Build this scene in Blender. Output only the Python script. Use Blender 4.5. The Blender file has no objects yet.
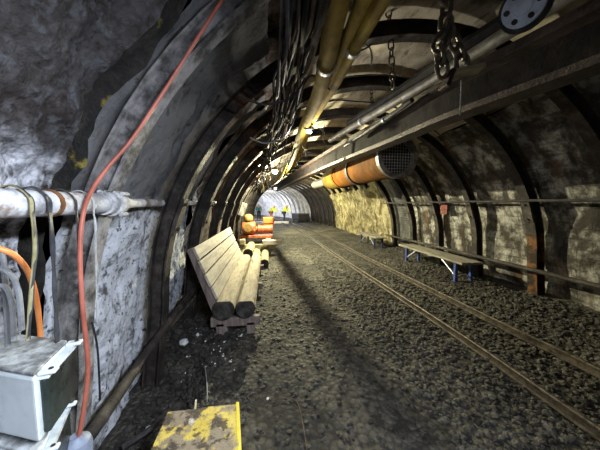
import bpy, bmesh, math, random
from mathutils import Vector, Matrix, noise
random.seed(7)
scene = bpy.context.scene
col = scene.collection
PI = math.pi
V = Vector

# ------------------------------------------------------------------ camera
F = 250.0; EYE = 1.55
yaw = math.atan(32 / F); pit = math.atan(20 / math.hypot(F, 32))
fw = V((math.sin(yaw) * math.cos(pit), math.cos(yaw) * math.cos(pit), -math.sin(pit)))
rt = V((math.cos(yaw), -math.sin(yaw), 0)); up = rt.cross(fw)
cam = bpy.data.cameras.new('camera'); cam_o = bpy.data.objects.new('camera', cam); col.objects.link(cam_o)
cam.sensor_width = 36; cam.lens = 36 * F / 600; cam.clip_start = .02; cam.clip_end = 200
cam_o.matrix_world = Matrix(((rt.x, up.x, -fw.x, 0), (rt.y, up.y, -fw.y, 0), (rt.z, up.z, -fw.z, EYE), (0, 0, 0, 1)))
scene.camera = cam_o

def at(px, py, X=None, Y=None, Z=None):
    """point in the place seen at photo pixel px,py lying at the given X, Y or Z"""
    d = fw + rt * ((px - 300) / F) + up * ((225 - py) / F)
    t = X / d.x if X is not None else Y / d.y if Y is not None else (Z - EYE) / d.z
    return V((0, 0, EYE)) + d * t

# ------------------------------------------------------------------ materials
def mat(name, c1, c2, scale=6, lo=.35, hi=.65, rough=.8, metal=0, bump=.3, bscale=None, stains=(), stretch=(1, 1, 1), brick=None, vor=None, bdist=.02, zfade=None, spec=.3):
    m = bpy.data.materials.new(name); m.use_nodes = True
    nt = m.node_tree; N = nt.nodes; L = nt.links
    b = N['Principled BSDF']; b.inputs['Metallic'].default_value = metal
    b.inputs['Specular IOR Level'].default_value = spec
    tc = N.new('ShaderNodeTexCoord'); mp = N.new('ShaderNodeMapping'); mp.inputs['Scale'].default_value = stretch
    L.new(tc.outputs['Object'], mp.inputs['Vector'])
    def noi(sc, det=12, rgh=.68, vec=None):
        n = N.new('ShaderNodeTexNoise'); n.inputs['Scale'].default_value = sc; n.inputs['Detail'].default_value = det; n.inputs['Roughness'].default_value = rgh
        L.new(vec or mp.outputs['Vector'], n.inputs['Vector']); return n
    def rng(out, a, z):
        r = N.new('ShaderNodeMapRange'); r.interpolation_type = 'SMOOTHSTEP'
        r.inputs['From Min'].default_value = a; r.inputs['From Max'].default_value = z
        L.new(out, r.inputs['Value']); return r.outputs['Result']
    def mix(f, a, c):
        x = N.new('ShaderNodeMix'); x.data_type = 'RGBA'
        L.new(f, x.inputs[0])
        for s, v in ((6, a), (7, c)):
            if isinstance(v, tuple): x.inputs[s].default_value = (*v, 1)
            else: L.new(v, x.inputs[s])
        return x.outputs[2]
    def mul(a, c):
        x = N.new('ShaderNodeMath'); x.operation = 'MULTIPLY'; L.new(a, x.inputs[0])
        if isinstance(c, (int, float)): x.inputs[1].default_value = c
        else: L.new(c, x.inputs[1])
        return x.outputs[0]
    n0 = noi(scale)
    f = rng(n0.outputs['Fac'], lo, hi)
    if zfade:      # lime wash thins upward: grime, plus dim grazing light put into the colour
        sp = N.new('ShaderNodeSeparateXYZ'); L.new(tc.outputs['Object'], sp.inputs[0])
        n9 = noi(1.3); ad = N.new('ShaderNodeMath'); ad.operation = 'MULTIPLY_ADD'; L.new(n9.outputs['Fac'], ad.inputs[0]); ad.inputs[1].default_value = .9; L.new(sp.outputs['Z'], ad.inputs[2])
        r = N.new('ShaderNodeMapRange'); r.interpolation_type = 'SMOOTHSTEP'
        r.inputs['From Min'].default_value = zfade[0] + .45; r.inputs['From Max'].default_value = zfade[1] + .45
        r.inputs['To Min'].default_value = 1; r.inputs['To Max'].default_value = zfade[2]
        L.new(ad.outputs[0], r.inputs['Value']); f = mul(f, r.outputs['Result'])
    c = mix(f, c1, c2)
    h = n0.outputs['Fac']
    nb = noi(bscale or scale * 4); hb = nb.outputs['Fac']
    if vor:
        v = N.new('ShaderNodeTexVoronoi'); v.inputs['Scale'].default_value = vor[0]; L.new(mp.outputs['Vector'], v.inputs['Vector'])
        vc = N.new('ShaderNodeSeparateColor'); L.new(v.outputs['Color'], vc.inputs[0])
        c = mix(mul(mul(rng(vc.outputs[0], .2, 1), vor[2]), f) if zfade else mul(rng(vc.outputs[0], .2, 1), vor[2]), c, vor[1])
        vd = rng(v.outputs['Distance'], 0, .7)
        c = mix(mul(rng(v.outputs['Distance'], .4, .85), vor[3] if len(vor) > 3 else .75), c, tuple(x * .35 for x in c1))
        if len(vor) < 5: sb = N.new('ShaderNodeMath'); sb.operation = 'SUBTRACT'; L.new(hb, sb.inputs[0]); L.new(vd, sb.inputs[1]); hb = sb.outputs[0]
    if brick:
        sp = N.new('ShaderNodeSeparateXYZ'); L.new(tc.outputs['Object'], sp.inputs[0])
        cb = N.new('ShaderNodeCombineXYZ'); L.new(sp.outputs['Y'], cb.inputs[0]); L.new(sp.outputs['Z'], cb.inputs[1])
        br = N.new('ShaderNodeTexBrick'); br.inputs['Scale'].default_value = 1; br.inputs['Brick Width'].default_value = brick[0]; br.inputs['Row Height'].default_value = brick[1]
        br.inputs['Mortar Size'].default_value = brick[2]; br.inputs['Mortar Smooth'].default_value = .4
        L.new(cb.outputs[0], br.inputs['Vector'])
        nn = noi(3); c = mix(mul(mul(br.outputs['Fac'], rng(nn.outputs['Fac'], .42, .62)), .6), c, brick[3])
        sb = N.new('ShaderNodeMath'); sb.operation = 'SUBTRACT'; L.new(hb, sb.inputs[0]); L.new(br.outputs['Fac'], sb.inputs[1]); hb = sb.outputs[0]
    for (sc_, s_scale, a, z, k, *st) in stains:
        vec = None
        if st:
            m2 = N.new('ShaderNodeMapping'); m2.inputs['Scale'].default_value = st[0]; m2.inputs['Location'].default_value = (3.1, 7.7, 1.3)
            L.new(tc.outputs['Object'], m2.inputs['Vector']); vec = m2.outputs['Vector']
        n = noi(s_scale, 7, .6, vec)
        c = mix(mul(rng(n.outputs['Fac'], a, z), k), c, sc_)
    L.new(c, b.inputs['Base Color'])
    rr = N.new('ShaderNodeMapRange'); rr.inputs['To Min'].default_value = max(0, rough - .15); rr.inputs['To Max'].default_value = min(1, rough + .15)
    L.new(hb if not (vor or brick) else nb.outputs['Fac'], rr.inputs['Value']); L.new(rr.outputs['Result'], b.inputs['Roughness'])
    bp = N.new('ShaderNodeBump'); bp.inputs['Strength'].default_value = bump; bp.inputs['Distance'].default_value = bdist
    L.new(hb, bp.inputs['Height']); L.new(bp.outputs['Normal'], b.inputs['Normal'])
    return m

def emit(name, c, s):
    m = bpy.data.materials.new(name); m.use_nodes = True
    b = m.node_tree.nodes['Principled BSDF']
    b.inputs['Base Color'].default_value = (*c, 1); b.inputs['Emission Color'].default_value = (*c, 1); b.inputs['Emission Strength'].default_value = s
    return m

BLK = (.012, .011, .011)
M = {}
M['lime'] = mat('lime_crusted_wall', (.036, .030, .028), (.62, .63, .69), 5, .38, .52, .9, bump=1, bscale=28, bdist=.03, vor=(38, (.76, .77, .83), .45, .45, 0), spec=.08, zfade=(1.60, 1.84, .04),
                stains=[((.03, .026, .024), 2.2, .56, .68, .9), ((.28, .20, .04), 2.6, .64, .72, .7), ((.10, .105, .115), 14, .53, .63, .6)])
M['limepanel'] = mat('flat_limed_panel', (.085, .082, .082), (.58, .61, .68), 7, .34, .52, .95, bump=1, bscale=34, bdist=.018, spec=.08, zfade=(1.38, 1.72, .10),
                     stains=[((.03, .03, .032), 15, .60, .66, .9), ((.12, .125, .135), 30, .55, .62, .6), ((.05, .045, .042), 3, .62, .70, .85), ((.34, .26, .06), 2.4, .66, .74, .7)])
M['soot'] = mat('sooty_rock', (.026, .019, .017), (.15, .115, .10), 3.5, .38, .66, .8, bump=1, bscale=22, bdist=.03, vor=(24, (.24, .19, .17), .35, .5, 0), spec=.08,
                stains=[((.26, .22, .17), 3, .66, .75, .6)])
M['lagging'] = mat('pale_lagging_sheet', (.22, .185, .14), (.52, .46, .36), 3, .32, .6, .85, bump=.6, bscale=16, stretch=(1, .5, 1), spec=.1,
                   stains=[((.05, .035, .025), 2.2, .56, .66, .8), ((.10, .08, .06), 9, .58, .66, .7, (1, .35, 1))])
M['block'] = mat('whitewashed_blockwork', (.045, .038, .032), (.44, .43, .40), 3.2, .42, .66, .9, bump=1, bscale=25, bdist=.025, brick=(.34, .15, .010, (.07, .062, .055)), zfade=(1.9, 2.7, .8),
                 stains=[((.11, .06, .028), 2.0, .54, .68, .8, (1, 2.2, .3)), ((.022, .019, .017), 2.6, .50, .62, .85, (1, 1.6, .45)), ((.05, .045, .04), 9, .52, .64, .6)])
M['greyblock'] = mat('dark_block_infill', (.05, .05, .05), (.14, .14, .14), 5, .35, .7, .9, bump=.8, bscale=30, brick=(.3, .075, .012, (.02, .02, .02)))
M['shotcrete'] = mat('yellowed_sprayed_concrete', (.15, .125, .06), (.42, .375, .23), 2.5, .35, .65, .9, bump=1, bscale=14, bdist=.05,
                     stains=[((.07, .05, .022), 2.2, .50, .64, .9, (1, 2.4, .4)), ((.05, .04, .02), 7, .54, .64, .7), ((.62, .58, .46), 5, .6, .7, .6)])
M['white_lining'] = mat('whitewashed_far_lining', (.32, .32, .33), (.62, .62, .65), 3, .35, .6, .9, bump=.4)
M['slot'] = mat('shaded_recess_with_ochre_crust', (.012, .011, .010), (.055, .048, .042), 4, .4, .7, .9, bump=1, bscale=18, bdist=.04, stains=[((.46, .36, .07), 3, .59, .67, .8)])  # shade of the recess put into a near-black base; ochre crust is real
M['darkrock'] = mat('shade_dark_rock', (.015, .014, .013), (.07, .065, .055), 3, .4, .7, .9, bump=1, bscale=15, bdist=.05)
M['ground'] = mat('coal_dust_and_gravel', (.036, .033, .029), (.16, .148, .12), 2.2, .35, .68, .85, bump=1, bscale=60, bdist=.05, vor=(21, (.19, .175, .145), .5),
                  stains=[((.022, .021, .02), .9, .46, .62, .8)])
M['stone'] = mat('crushed_stone', (.022, .020, .018), (.115, .106, .092), 9, .35, .68, .85, bump=.6, bscale=60)
M['blackstone'] = mat('coal_stone', (.011, .0105, .010), (.055, .051, .044), 9, .35, .7, .55, bump=.6, bscale=60)
M['whitestone'] = mat('white_stone', (.45, .45, .46), (.75, .75, .76), 12, .3, .6, .8, bump=.5)
M['rib'] = mat('rusted_black_steel', (.018, .015, .014), (.085, .07, .06), 6, .4, .75, .7, .15, bump=.6, bscale=40,
               stains=[((.19, .075, .022), 2.4, .58, .7, .75, (1, 1, .5)), ((.22, .21, .2), 5, .66, .74, .6)])
M['ribrust'] = mat('orange_rusted_steel', (.02, .014, .010), (.26, .11, .033), 3, .40, .60, .75, .1, bump=.7, bscale=40, stains=[(BLK, 3, .5, .62, .9), ((.3, .28, .26), 6, .66, .74, .6)])
M['ribpale'] = mat('lime_streaked_steel', (.04, .037, .036), (.27, .26, .26), 6, .36, .62, .85, bump=.8, bscale=30)
M['ribwhite'] = mat('pale_lit_steel', (.25, .23, .2), (.6, .57, .52), 5, .4, .6, .7, bump=.3)  # far arches: bright light of the hall put into a paler steel colour
M['beam'] = mat('brown_rail_steel', (.02, .014, .014), (.065, .045, .04), 5, .35, .7, .55, .4, bump=.5, bscale=45, stains=[((.16, .085, .04), 4, .6, .72, .6)])
M['web'] = mat('shade_black_steel', (.006, .005, .006), (.02, .016, .016), 6, rough=.85, bump=.3, spec=.08)  # flange overhang's shadow put into the web's near-black colour
M['rail'] = mat('worn_rail_steel', (.05, .042, .034), (.15, .125, .10), 12, .35, .65, .45, .5, bump=.3, bscale=60)
M['yellowpipe'] = mat('ochre_pipe_paint', (.13, .085, .012), (.28, .19, .028), 4, .3, .6, .8, spec=.12, bump=.25, bscale=30, stains=[((.05, .035, .014), 5, .56, .68, .7)])
M['whitepipe'] = mat('limed_pipe', (.20, .20, .21), (.50, .50, .52), 7, .38, .58, .75, bump=.6, bscale=40, stains=[((.14, .085, .045), 5, .58, .68, .85)])
M['greypipe'] = mat('dull_grey_pipe', (.07, .066, .062), (.21, .20, .19), 6, .35, .65, .5, .3, bump=.3, bscale=40)
M['darkmetal'] = mat('dark_oily_steel', (.016, .015, .016), (.055, .05, .051), 8, .35, .7, .6, .3, bump=.35, bscale=40)
M['galv'] = mat('greyish_galvanised', (.30, .32, .36), (.52, .55, .62), 9, .35, .65, .4, .5, bump=.2)
M['paledisc'] = mat('pale_blue_grey_enamel', (.42, .46, .56), (.62, .67, .78), 9, rough=.5, bump=.2)
M['rubber'] = mat('black_cable_sheath', (.010, .010, .011), (.035, .032, .032), 8, .35, .7, .85, bump=.2, spec=.12)
M['greycable'] = mat('dusty_grey_cable', (.12, .125, .13), (.3, .31, .32), 8, .35, .65, .6, bump=.2)
M['browncable'] = mat('dusty_brown_cable', (.05, .036, .026), (.15, .115, .085), 8, .35, .65, .85, bump=.2, spec=.12)
M['hose'] = mat('salmon_orange_hose', (.22, .058, .038), (.38, .115, .08), 5, .3, .7, .45, bump=.15, stains=[((.14, .06, .04), 6, .6, .7, .5)])
M['hose2'] = mat('orange_hose', (.55, .17, .05), (.75, .27, .08), 5, .3, .7, .45, bump=.15)
M['orange'] = mat('orange_duct_paint', (.062, .024, .004), (.125, .046, .005), 3, .35, .65, .85, spec=.08, bump=.25, stains=[((.12, .06, .02), 2.6, .56, .68, .7), ((.13, .085, .015), 2, .6, .7, .6)])
M['yellow'] = mat('yellow_paint', (.085, .055, .008), (.15, .10, .012), 4, .35, .65, .85, spec=.08, bump=.25, stains=[((.10, .07, .03), 4, .56, .66, .8)])
M['grille'] = mat('grille_wire', (.14, .14, .145), (.25, .25, .26), 8, rough=.6, metal=.1, bump=.1)
M['plank'] = mat('pale_weathered_board', (.27, .24, .195), (.50, .46, .385), 3, .3, .7, .75, bump=.35, bscale=14, stretch=(5, .6, 5), stains=[((.14, .11, .07), 3, .58, .7, .6)])
M['oldboard'] = mat('brown_stained_board', (.10, .075, .07), (.24, .19, .175), 4, .35, .65, .75, bump=.4, stretch=(5, 5, .6))
M['log'] = mat('old_log_bark', (.24, .20, .14), (.46, .41, .30), 3, .35, .65, .8, bump=.7, bscale=16, stretch=(5, .7, 5), stains=[((.08, .06, .04), 3, .55, .66, .8)])
M['logend'] = mat('shaded_log_end', (.015, .014, .014), (.08, .07, .065), 10, .35, .7, .8, bump=.6)  # ends turned from the lamp: their shade put into the colour
M['blue'] = mat('blue_paint', (.035, .055, .20), (.06, .09, .30), 6, .35, .65, .5, bump=.2, stains=[((.06, .06, .07), 7, .6, .7, .5)])
M['darkblue'] = mat('dark_blue_paint', (.012, .016, .04), (.03, .04, .10), 6, rough=.6, bump=.2)
M['benchtop'] = mat('grey_bench_board', (.11, .105, .085), (.28, .26, .215), 4, .35, .65, .7, bump=.35, stretch=(5, .6, 5))
M['case'] = mat('dusty_white_enclosure', (.44, .485, .50), (.56, .61, .625), 4, .35, .65, .45, bump=.08, stains=[((.16, .17, .17), 6, .60, .74, .55)])
M['casetop'] = mat('dust_covered_top', (.10, .104, .105), (.46, .49, .50), 7, .38, .60, .7, bump=.25, bscale=40)
M['caseside'] = mat('dark_green_black_lid', (.010, .014, .013), (.035, .045, .04), 6, .35, .7, .3, bump=.15)
M['capblue'] = mat('grey_blue_plastic', (.14, .165, .225), (.21, .24, .31), 8, .35, .7, .5, bump=.15)
M['blockyellow'] = mat('flaking_yellow_paint', (.50, .37, .05), (.62, .48, .10), 5, .3, .6, .6, bump=1, bscale=35,
                       stains=[((.20, .165, .14), 6, .46, .54, .9), ((.05, .035, .028), 8, .50, .56, .95), ((.6, .57, .5), 9, .63, .70, .8)])
M['blockside'] = mat('yellow_painted_side', (.58, .44, .03), (.72, .56, .06), 6, .35, .65, .6, bump=.4, stains=[((.10, .07, .04), 8, .6, .7, .8)])
M['redpump'] = mat('orange_red_machine_paint', (.15, .036, .014), (.26, .075, .026), 8, .35, .65, .5, bump=.25, stains=[((.5, .33, .12), 7, .58, .7, .6)])
M['ochre'] = mat('ochre_machine_paint', (.12, .075, .02), (.22, .14, .045), 8, .35, .65, .5, bump=.25)
M['orangebox'] = mat('bright_orange_plastic', (.26, .075, .016), (.34, .11, .022), 8, .35, .65, .5, bump=.1)
M['timber'] = mat('pale_timber', (.12, .105, .06), (.25, .22, .14), 5, .35, .65, .8, bump=.4, stains=[((.09, .075, .05), 4, .58, .68, .7)])
M['red'] = mat('faded_red_paint', (.11, .026, .022), (.20, .06, .048), 12, .35, .65, .7, bump=.2, stains=[((.2, .16, .14), 14, .58, .66, .7)])
M['concrete'] = mat('pale_concrete', (.42, .41, .37), (.6, .59, .54), 4, .35, .65, .85, bump=.4)
M['strap'] = mat('black_strap', (.02, .021, .024), (.06, .062, .07), 9, .35, .65, .45, bump=.15)
M['ropegrey'] = mat('pale_grey_twine', (.25, .26, .27), (.42, .43, .43), 20, rough=.8, bump=.3)
M['ropeyellow'] = mat('yellowed_tie', (.17, .15, .065), (.28, .26, .15), 12, rough=.8, bump=.3)
M['vest'] = mat('high_visibility_yellow', (.60, .68, .03), (.72, .80, .06), 10, rough=.7, bump=.1)
M['teal'] = mat('teal_overall', (.05, .22, .18), (.09, .32, .26), 10, rough=.8, bump=.1)
M['navy'] = mat('dark_trousers', (.02, .02, .03), (.05, .05, .07), 10, rough=.85, bump=.1)
M['rusttrouser'] = mat('orange_brown_trousers', (.22, .08, .03), (.35, .14, .06), 10, rough=.85, bump=.1)
M['skin'] = mat('skin', (.50, .30, .22), (.58, .36, .27), 10, rough=.6, bump=.05)
M['helmet'] = mat('white_helmet', (.75, .75, .75), (.85, .85, .85), 10, rough=.35, bump=.02)
M['hair'] = mat('dark_hair', (.02, .015, .01), (.05, .035, .025), 20, rough=.7, bump=.3)
M['boot'] = mat('black_boot', (.012, .012, .012), (.03, .03, .03), 20, rough=.6, bump=.1)
M['stick'] = mat('pale_split_wood', (.5, .44, .32), (.66, .6, .46), 12, rough=.8, bump=.2)
M['warm'] = emit('warm_lamp_glass', (1, .93, .62), 9)
M['cool'] = emit('cool_tube_glass', (.86, .93, 1), 8)

# ------------------------------------------------------------------ mesh building
class MB:
    def __init__(s): s.v = []; s.f = []; s.mi = []; s.cur = 0
    def slot(s, i): s.cur = i; return s
    def addf(s, faces): s.f += faces; s.mi += [s.cur] * len(faces)
    def box(s, c, size, R=None, bev=0):
        c = V(c); h = V(size) / 2; R = R or Matrix.Identity(3); b = len(s.v)
        if bev <= 0:
            for x in (-1, 1):
                for y in (-1, 1):
                    for z in (-1, 1): s.v.append(c + R @ V((x * h.x, y * h.y, z * h.z)))
            s.addf([tuple(b + i for i in q) for q in ((0, 1, 3, 2), (4, 6, 7, 5), (0, 4, 5, 1), (2, 3, 7, 6), (0, 2, 6, 4), (1, 5, 7, 3))]); return s
        bm = bmesh.new(); bmesh.ops.create_cube(bm, size=1)
        for v in bm.verts: v.co = V((v.co.x * size[0], v.co.y * size[1], v.co.z * size[2]))
        bmesh.ops.bevel(bm, geom=bm.edges[:], offset=bev, segments=2, affect='EDGES', profile=.5)
        bm.verts.index_update()
        for v in bm.verts: s.v.append(c + R @ v.co)
        s.addf([tuple(b + v.index for v in f.verts) for f in bm.faces]); bm.free(); return s
    def ring_tube(s, rings, closed=False, caps=True):
        b = len(s.v); n = len(rings[0])
        for r in rings: s.v += r
        m = len(rings); fs = []
        for i in range(m if closed else m - 1):
            a, c = b + i * n, b + ((i + 1) % m) * n
            for k in range(n): fs.append((a + k, a + (k + 1) % n, c + (k + 1) % n, c + k))
        if caps and not closed: fs += [tuple(b + k for k in range(n))[::-1], tuple(b + (m - 1) * n + k for k in range(n))]
        s.addf(fs); return s
    def tube(s, pts, r, seg=8, closed=False, caps=True):
        pts = [V(p) for p in pts]; n = len(pts); rings = []; N_ = None
        for i, p in enumerate(pts):
            if closed: t = pts[(i + 1) % n] - pts[i - 1]
            else: t = pts[min(i + 1, n - 1)] - pts[max(i - 1, 0)]
            t.normalize()
            if N_ is None:
                a = V((0, 0, 1)) if abs(t.z) < .9 else V((1, 0, 0)); N_ = (a - t * a.dot(t)).normalized()
            else: N_ = (N_ - t * N_.dot(t)).normalized()
            B = t.cross(N_); rr = r[i] if isinstance(r, (list, tuple)) else r
            rings.append([p + (N_ * math.cos(2 * PI * k / seg) + B * math.sin(2 * PI * k / seg)) * rr for k in range(seg)])
        return s.ring_tube(rings, closed, caps)
    def cyl(s, a, b, r, seg=16, r2=None): return s.tube([a, b], [r, r if r2 is None else r2], seg)
    def lathe(s, o, axis, prof, seg=20, caps=True):
        """prof: (distance along axis, radius)"""
        o = V(o); t = V(axis).normalized(); a = V((0, 0, 1)) if abs(t.z) < .9 else V((1, 0, 0)); n = (a - t * a.dot(t)).normalized(); B = t.cross(n)
        return s.ring_tube([[o + t * d + (n * math.cos(2 * PI * k / seg) + B * math.sin(2 * PI * k / seg)) * max(r, .0005) for k in range(seg)] for d, r in prof], caps=caps)
    def sweep(s, prof, path, upv=(0, 0, 1)):
        """prof: (side, up) outline swept along path"""
        path = [V(p) for p in path]; rings = []; n = len(path)
        for i, p in enumerate(path):
            t = (path[min(i + 1, n - 1)] - path[max(i - 1, 0)]).normalized(); sd = t.cross(V(upv)).normalized(); u = sd.cross(t)
            rings.append([p + sd * a + u * b for a, b in prof])
        return s.ring_tube(rings)
    def prism(s, base, h0, h1):
        b = len(s.v); n = len(base)
        s.v += [V((p[0], p[1], h0)) for p in base] + [V((p[0], p[1], h1)) for p in base]
        s.addf([tuple(range(b, b + n))[::-1], tuple(range(b + n, b + 2 * n))] + [(b + k, b + (k + 1) % n, b + n + (k + 1) % n, b + n + k) for k in range(n)]); return s
    def rock(s, c, r, squash=.7, sub=1, rough=.3):
        bm = bmesh.new(); bmesh.ops.create_icosphere(bm, subdivisions=sub, radius=1); b = len(s.v)
        R = Matrix.Rotation(random.random() * 6, 3, 'Z') @ Matrix.Rotation(random.uniform(-.4, .4), 3, 'X'); sc = V((random.uniform(.75, 1.25), random.uniform(.75, 1.25), squash * random.uniform(.8, 1.2)))
        bm.verts.index_update()
        for v in bm.verts:
            p = v.co * (1 + random.uniform(-rough, rough)); s.v.append(V(c) + R @ V((p.x * sc.x, p.y * sc.y, p.z * sc.z)) * r)
        s.addf([tuple(b + v.index for v in f.verts) for f in bm.faces]); bm.free(); return s
    def build(s, name, m, parent=None, smooth=False, origin=True):
        me = bpy.data.meshes.new(name)
        o = bpy.data.objects.new(name, me); col.objects.link(o)
        if parent is not None:
            off = world_loc(parent); o.parent = parent
        elif origin:
            xs = [v.x for v in s.v]; ys = [v.y for v in s.v]; off = V(((min(xs) + max(xs)) / 2, (min(ys) + max(ys)) / 2, min(v.z for v in s.v))); o.location = off
        else: off = V((0, 0, 0))
        me.from_pydata([tuple(v - off) for v in s.v], [], s.f)
        for mm in (m if isinstance(m, (list, tuple)) else [m]): me.materials.append(M[mm] if isinstance(mm, str) else mm)
        me.polygons.foreach_set('material_index', s.mi)
        bm = bmesh.new(); bm.from_mesh(me); bmesh.ops.recalc_face_normals(bm, faces=bm.faces[:]); bm.to_mesh(me); bm.free()
        if smooth:
            me.polygons.foreach_set('use_smooth', [True] * len(me.polygons))
            try: me.set_sharp_from_angle(angle=math.radians(40))
            except Exception: pass
        me.update(); return o

def world_loc(o):
    p = V((0, 0, 0))
    while o is not None: p += o.location; o = o.parent
    return p

def tag(o, label, cat, group=None, kind=None):
    if label: o['label'] = label
    if cat: o['category'] = cat
    if group: o['group'] = group
    if kind: o['kind'] = kind
    return o

def empty(name, loc, label, cat, group=None):
    o = bpy.data.objects.new(name, None); col.objects.link(o); o.location = loc; o.empty_display_size = .1
    return tag(o, label, cat, group)

def copy_tree(o, parent=None):
    c = o.copy(); col.objects.link(c)
    if parent is not None: c.parent = parent
    for ch in list(o.children): copy_tree(ch, c)
    return c

def struct(o): o['kind'] = 'structure'; return o
def fr(p, k=1.0): return noise.fractal(V(p) * k, .9, 2.1, 5)
def sstep(a, b, x):
    t = max(0, min(1, (x - a) / (b - a))); return t * t * (3 - 2 * t)
def smooth_path(pts, n=6):
    """Catmull-Rom through pts"""
    pts = [V(p) for p in pts]; out = []
    for i in range(len(pts) - 1):
        p0, p1, p2, p3 = pts[max(i - 1, 0)], pts[i], pts[i + 1], pts[min(i + 2, len(pts) - 1)]
        for k in range(n):
            t = k / n
            out.append(.5 * ((2 * p1) + (p2 - p0) * t + (2 * p0 - 5 * p1 + 4 * p2 - p3) * t * t + (3 * p1 - p0 - 3 * p2 + p3) * t ** 3))
    return out + [pts[-1]]

# ------------------------------------------------------------------ tunnel shell
ZC = .6
def xc(y): return 1.65 if y < 16 else 1.65 - .012 * (y - 16) ** 2
def dxc(y): return 0 if y < 16 else -.024 * (y - 16)
def prof(r, u):
    """cross-section: u<0 left leg, 0..pi arch, >pi right leg (offsets from the centre line)"""
    if u < 0: return (-(r + .12 * -u), ZC + u)
    if u > PI: return (r + .12 * (u - PI), ZC - (u - PI))
    return (-r * math.cos(u), ZC + r * math.sin(u))

def shell(name, m, u0, u1, nu, ys, rad, amp, k, crust=0):
    mb = MB(); n = nu + 1
    for y in ys:
        for i in range(n):
            u = u0 + (u1 - u0) * i / nu
            x, z = prof(1, u); r = rad(y, u)
            p0 = prof(r, u)
            r += amp * fr((p0[0] + 5, y, p0[1]), k)
            if crust:
                q = V((p0[0], y, p0[1])); w_ = .3 + .7 * sstep(-.15, .25, noise.noise(q * 2.3))
                r += crust * w_ * (.55 * noise.noise(q * 13) + .8 * noise.noise(q * 32 + V((3, 1, 7))))
            x, z = prof(r, u); mb.v.append(V((xc(y) + x, y, z)))
    fs = []
    for j in range(len(ys) - 1):
        for i in range(nu): fs.append((j * n + i, j * n + i + 1, (j + 1) * n + i + 1, (j + 1) * n + i))
    mb.addf(fs)
    return struct(mb.build(name, m, None, smooth=True, origin=False))
def yr(a, b, s): n = max(1, round((b - a) / s)); return [a + (b - a) * i / n for i in range(n + 1)]
def left_rad(y, u):
    r = 2.86
    if 1.5 < y < 2.7: r -= .05 * sstep(1.55, 1.7, y) * (1 - sstep(2.3, 2.4, y))
    return r
shell('wall_left', 'lime', -.95, .95, 60, yr(-2.2, .4, .05), left_rad, .075, 2.6)
shell('wall_left', 'lime', -.95, .95, 140, yr(.4, 1.33, .013), left_rad, .075, 2.6, .017)
shell('wall_left', 'slot', -.95, .95, 90, yr(1.33, 1.45, .012), lambda y, u: 2.86 + .26 * sstep(1.33, 1.35, y) * (1 - sstep(1.42, 1.45, y)) * (1 - .97 * sstep(.35, .7, u)), .075, 2.6, .02)     # open slot beside the old girder
shell('wall_left', 'limepanel', -.95, .95, 140, yr(1.45, 3.6, .014), left_rad, .05, 2.2, .008)
shell('wall_left', 'lime', -.95, .95, 60, yr(3.6, 4.6, .035), left_rad, .075, 2.6)
shell('wall_left', 'soot', -.95, .95, 36, yr(4.6, 21, .12), lambda y, u: 2.86, .07, 1.6)
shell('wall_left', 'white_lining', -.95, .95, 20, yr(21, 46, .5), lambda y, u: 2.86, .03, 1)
shell('ceiling', 'soot', .95, 1.14, 12, yr(-2.2, 4.6, .035), lambda y, u: 2.86 + .03, .08, 2.4, .012)
shell('ceiling', 'lagging', 1.14, 2.2, 24, yr(-2.2, 4.6, .08), lambda y, u: 2.88, .03, 1.6)
shell('ceiling', 'soot', .95, 1.2, 8, yr(4.6, 21, .15), lambda y, u: 2.86, .05, 1.6)
shell('ceiling', 'lagging', 1.2, 2.2, 18, yr(4.6, 21, .15), lambda y, u: 2.86, .03, 1.6)
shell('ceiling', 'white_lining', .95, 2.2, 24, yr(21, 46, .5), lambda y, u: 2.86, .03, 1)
shell('wall_right', 'block', 2.2, PI + .95, 46, yr(-2.2, 7.35, .06), lambda y, u: 2.86, .055, 1.8)
shell('wall_right', 'greyblock', 2.2, PI + .95, 40, yr(7.35, 8.45, .06), lambda y, u: 2.86, .02, 1.4)
shell('wall_right', 'shotcrete', 2.2, PI + .95, 44, yr(8.45, 16.2, .08), lambda y, u: 2.84 - .14 * sstep(8.4, 10, y) * (1 - sstep(15, 16.2, y)) * sstep(2.4, 2.9, u), .16, 1.3)
shell('wall_right', 'darkrock', 2.2, PI + .95, 30, yr(16.2, 22.5, .2), lambda y, u: 2.9, .12, 1.2)  # stretch in shadow, its shade put into the wall colour
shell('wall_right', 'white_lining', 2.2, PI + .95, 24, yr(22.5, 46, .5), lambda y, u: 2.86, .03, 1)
# ends of the modelled stretch of tunnel
for yy, nm in ((46, 'wall_back'), (-2.2, 'wall_front')):
    mb = MB(); ring = [prof(3.05, -.95 + (PI + 1.9) * i / 40) for i in range(41)]
    mb.ring_tube([[V((xc(yy) + x, yy, z)) for x, z in ring], [V((xc(yy) + x, yy + (.1 if yy > 0 else -.1), z)) for x, z in ring]])
    struct(mb.build(nm, 'white_lining' if yy > 0 else 'darkrock', None, origin=False))

def gz(x, y):
    xl = x - (xc(y) - 1.65)
    z = .018 * fr((x, y, 2), 2.2)
    z -= .22 * (1 - sstep(-.85, -.5, xl)) * (1 - sstep(2.3, 3.1, y))
    z += .05 * sstep(3.0, 3.5, xl) + .05 * sstep(3.9, 4.4, xl) * (.6 + fr((x, y, 9), 1.5))
    return z
def floor_mesh():
    mb = MB(); ys = yr(-2.2, 9, .05) + yr(9, 46, .4)[1:]; nx = 120
    for y in ys:
        for i in range(nx + 1):
            x = xc(y) - 3.3 + 6.6 * i / nx; mb.v.append(V((x, y, gz(x, y))))
    n = nx + 1
    mb.addf([(j * n + i, j * n + i + 1, (j + 1) * n + i + 1, (j + 1) * n + i) for j in range(len(ys) - 1) for i in range(nx)])
    struct(mb.build('floor', 'ground', None, smooth=True, origin=False))
floor_mesh()

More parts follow.
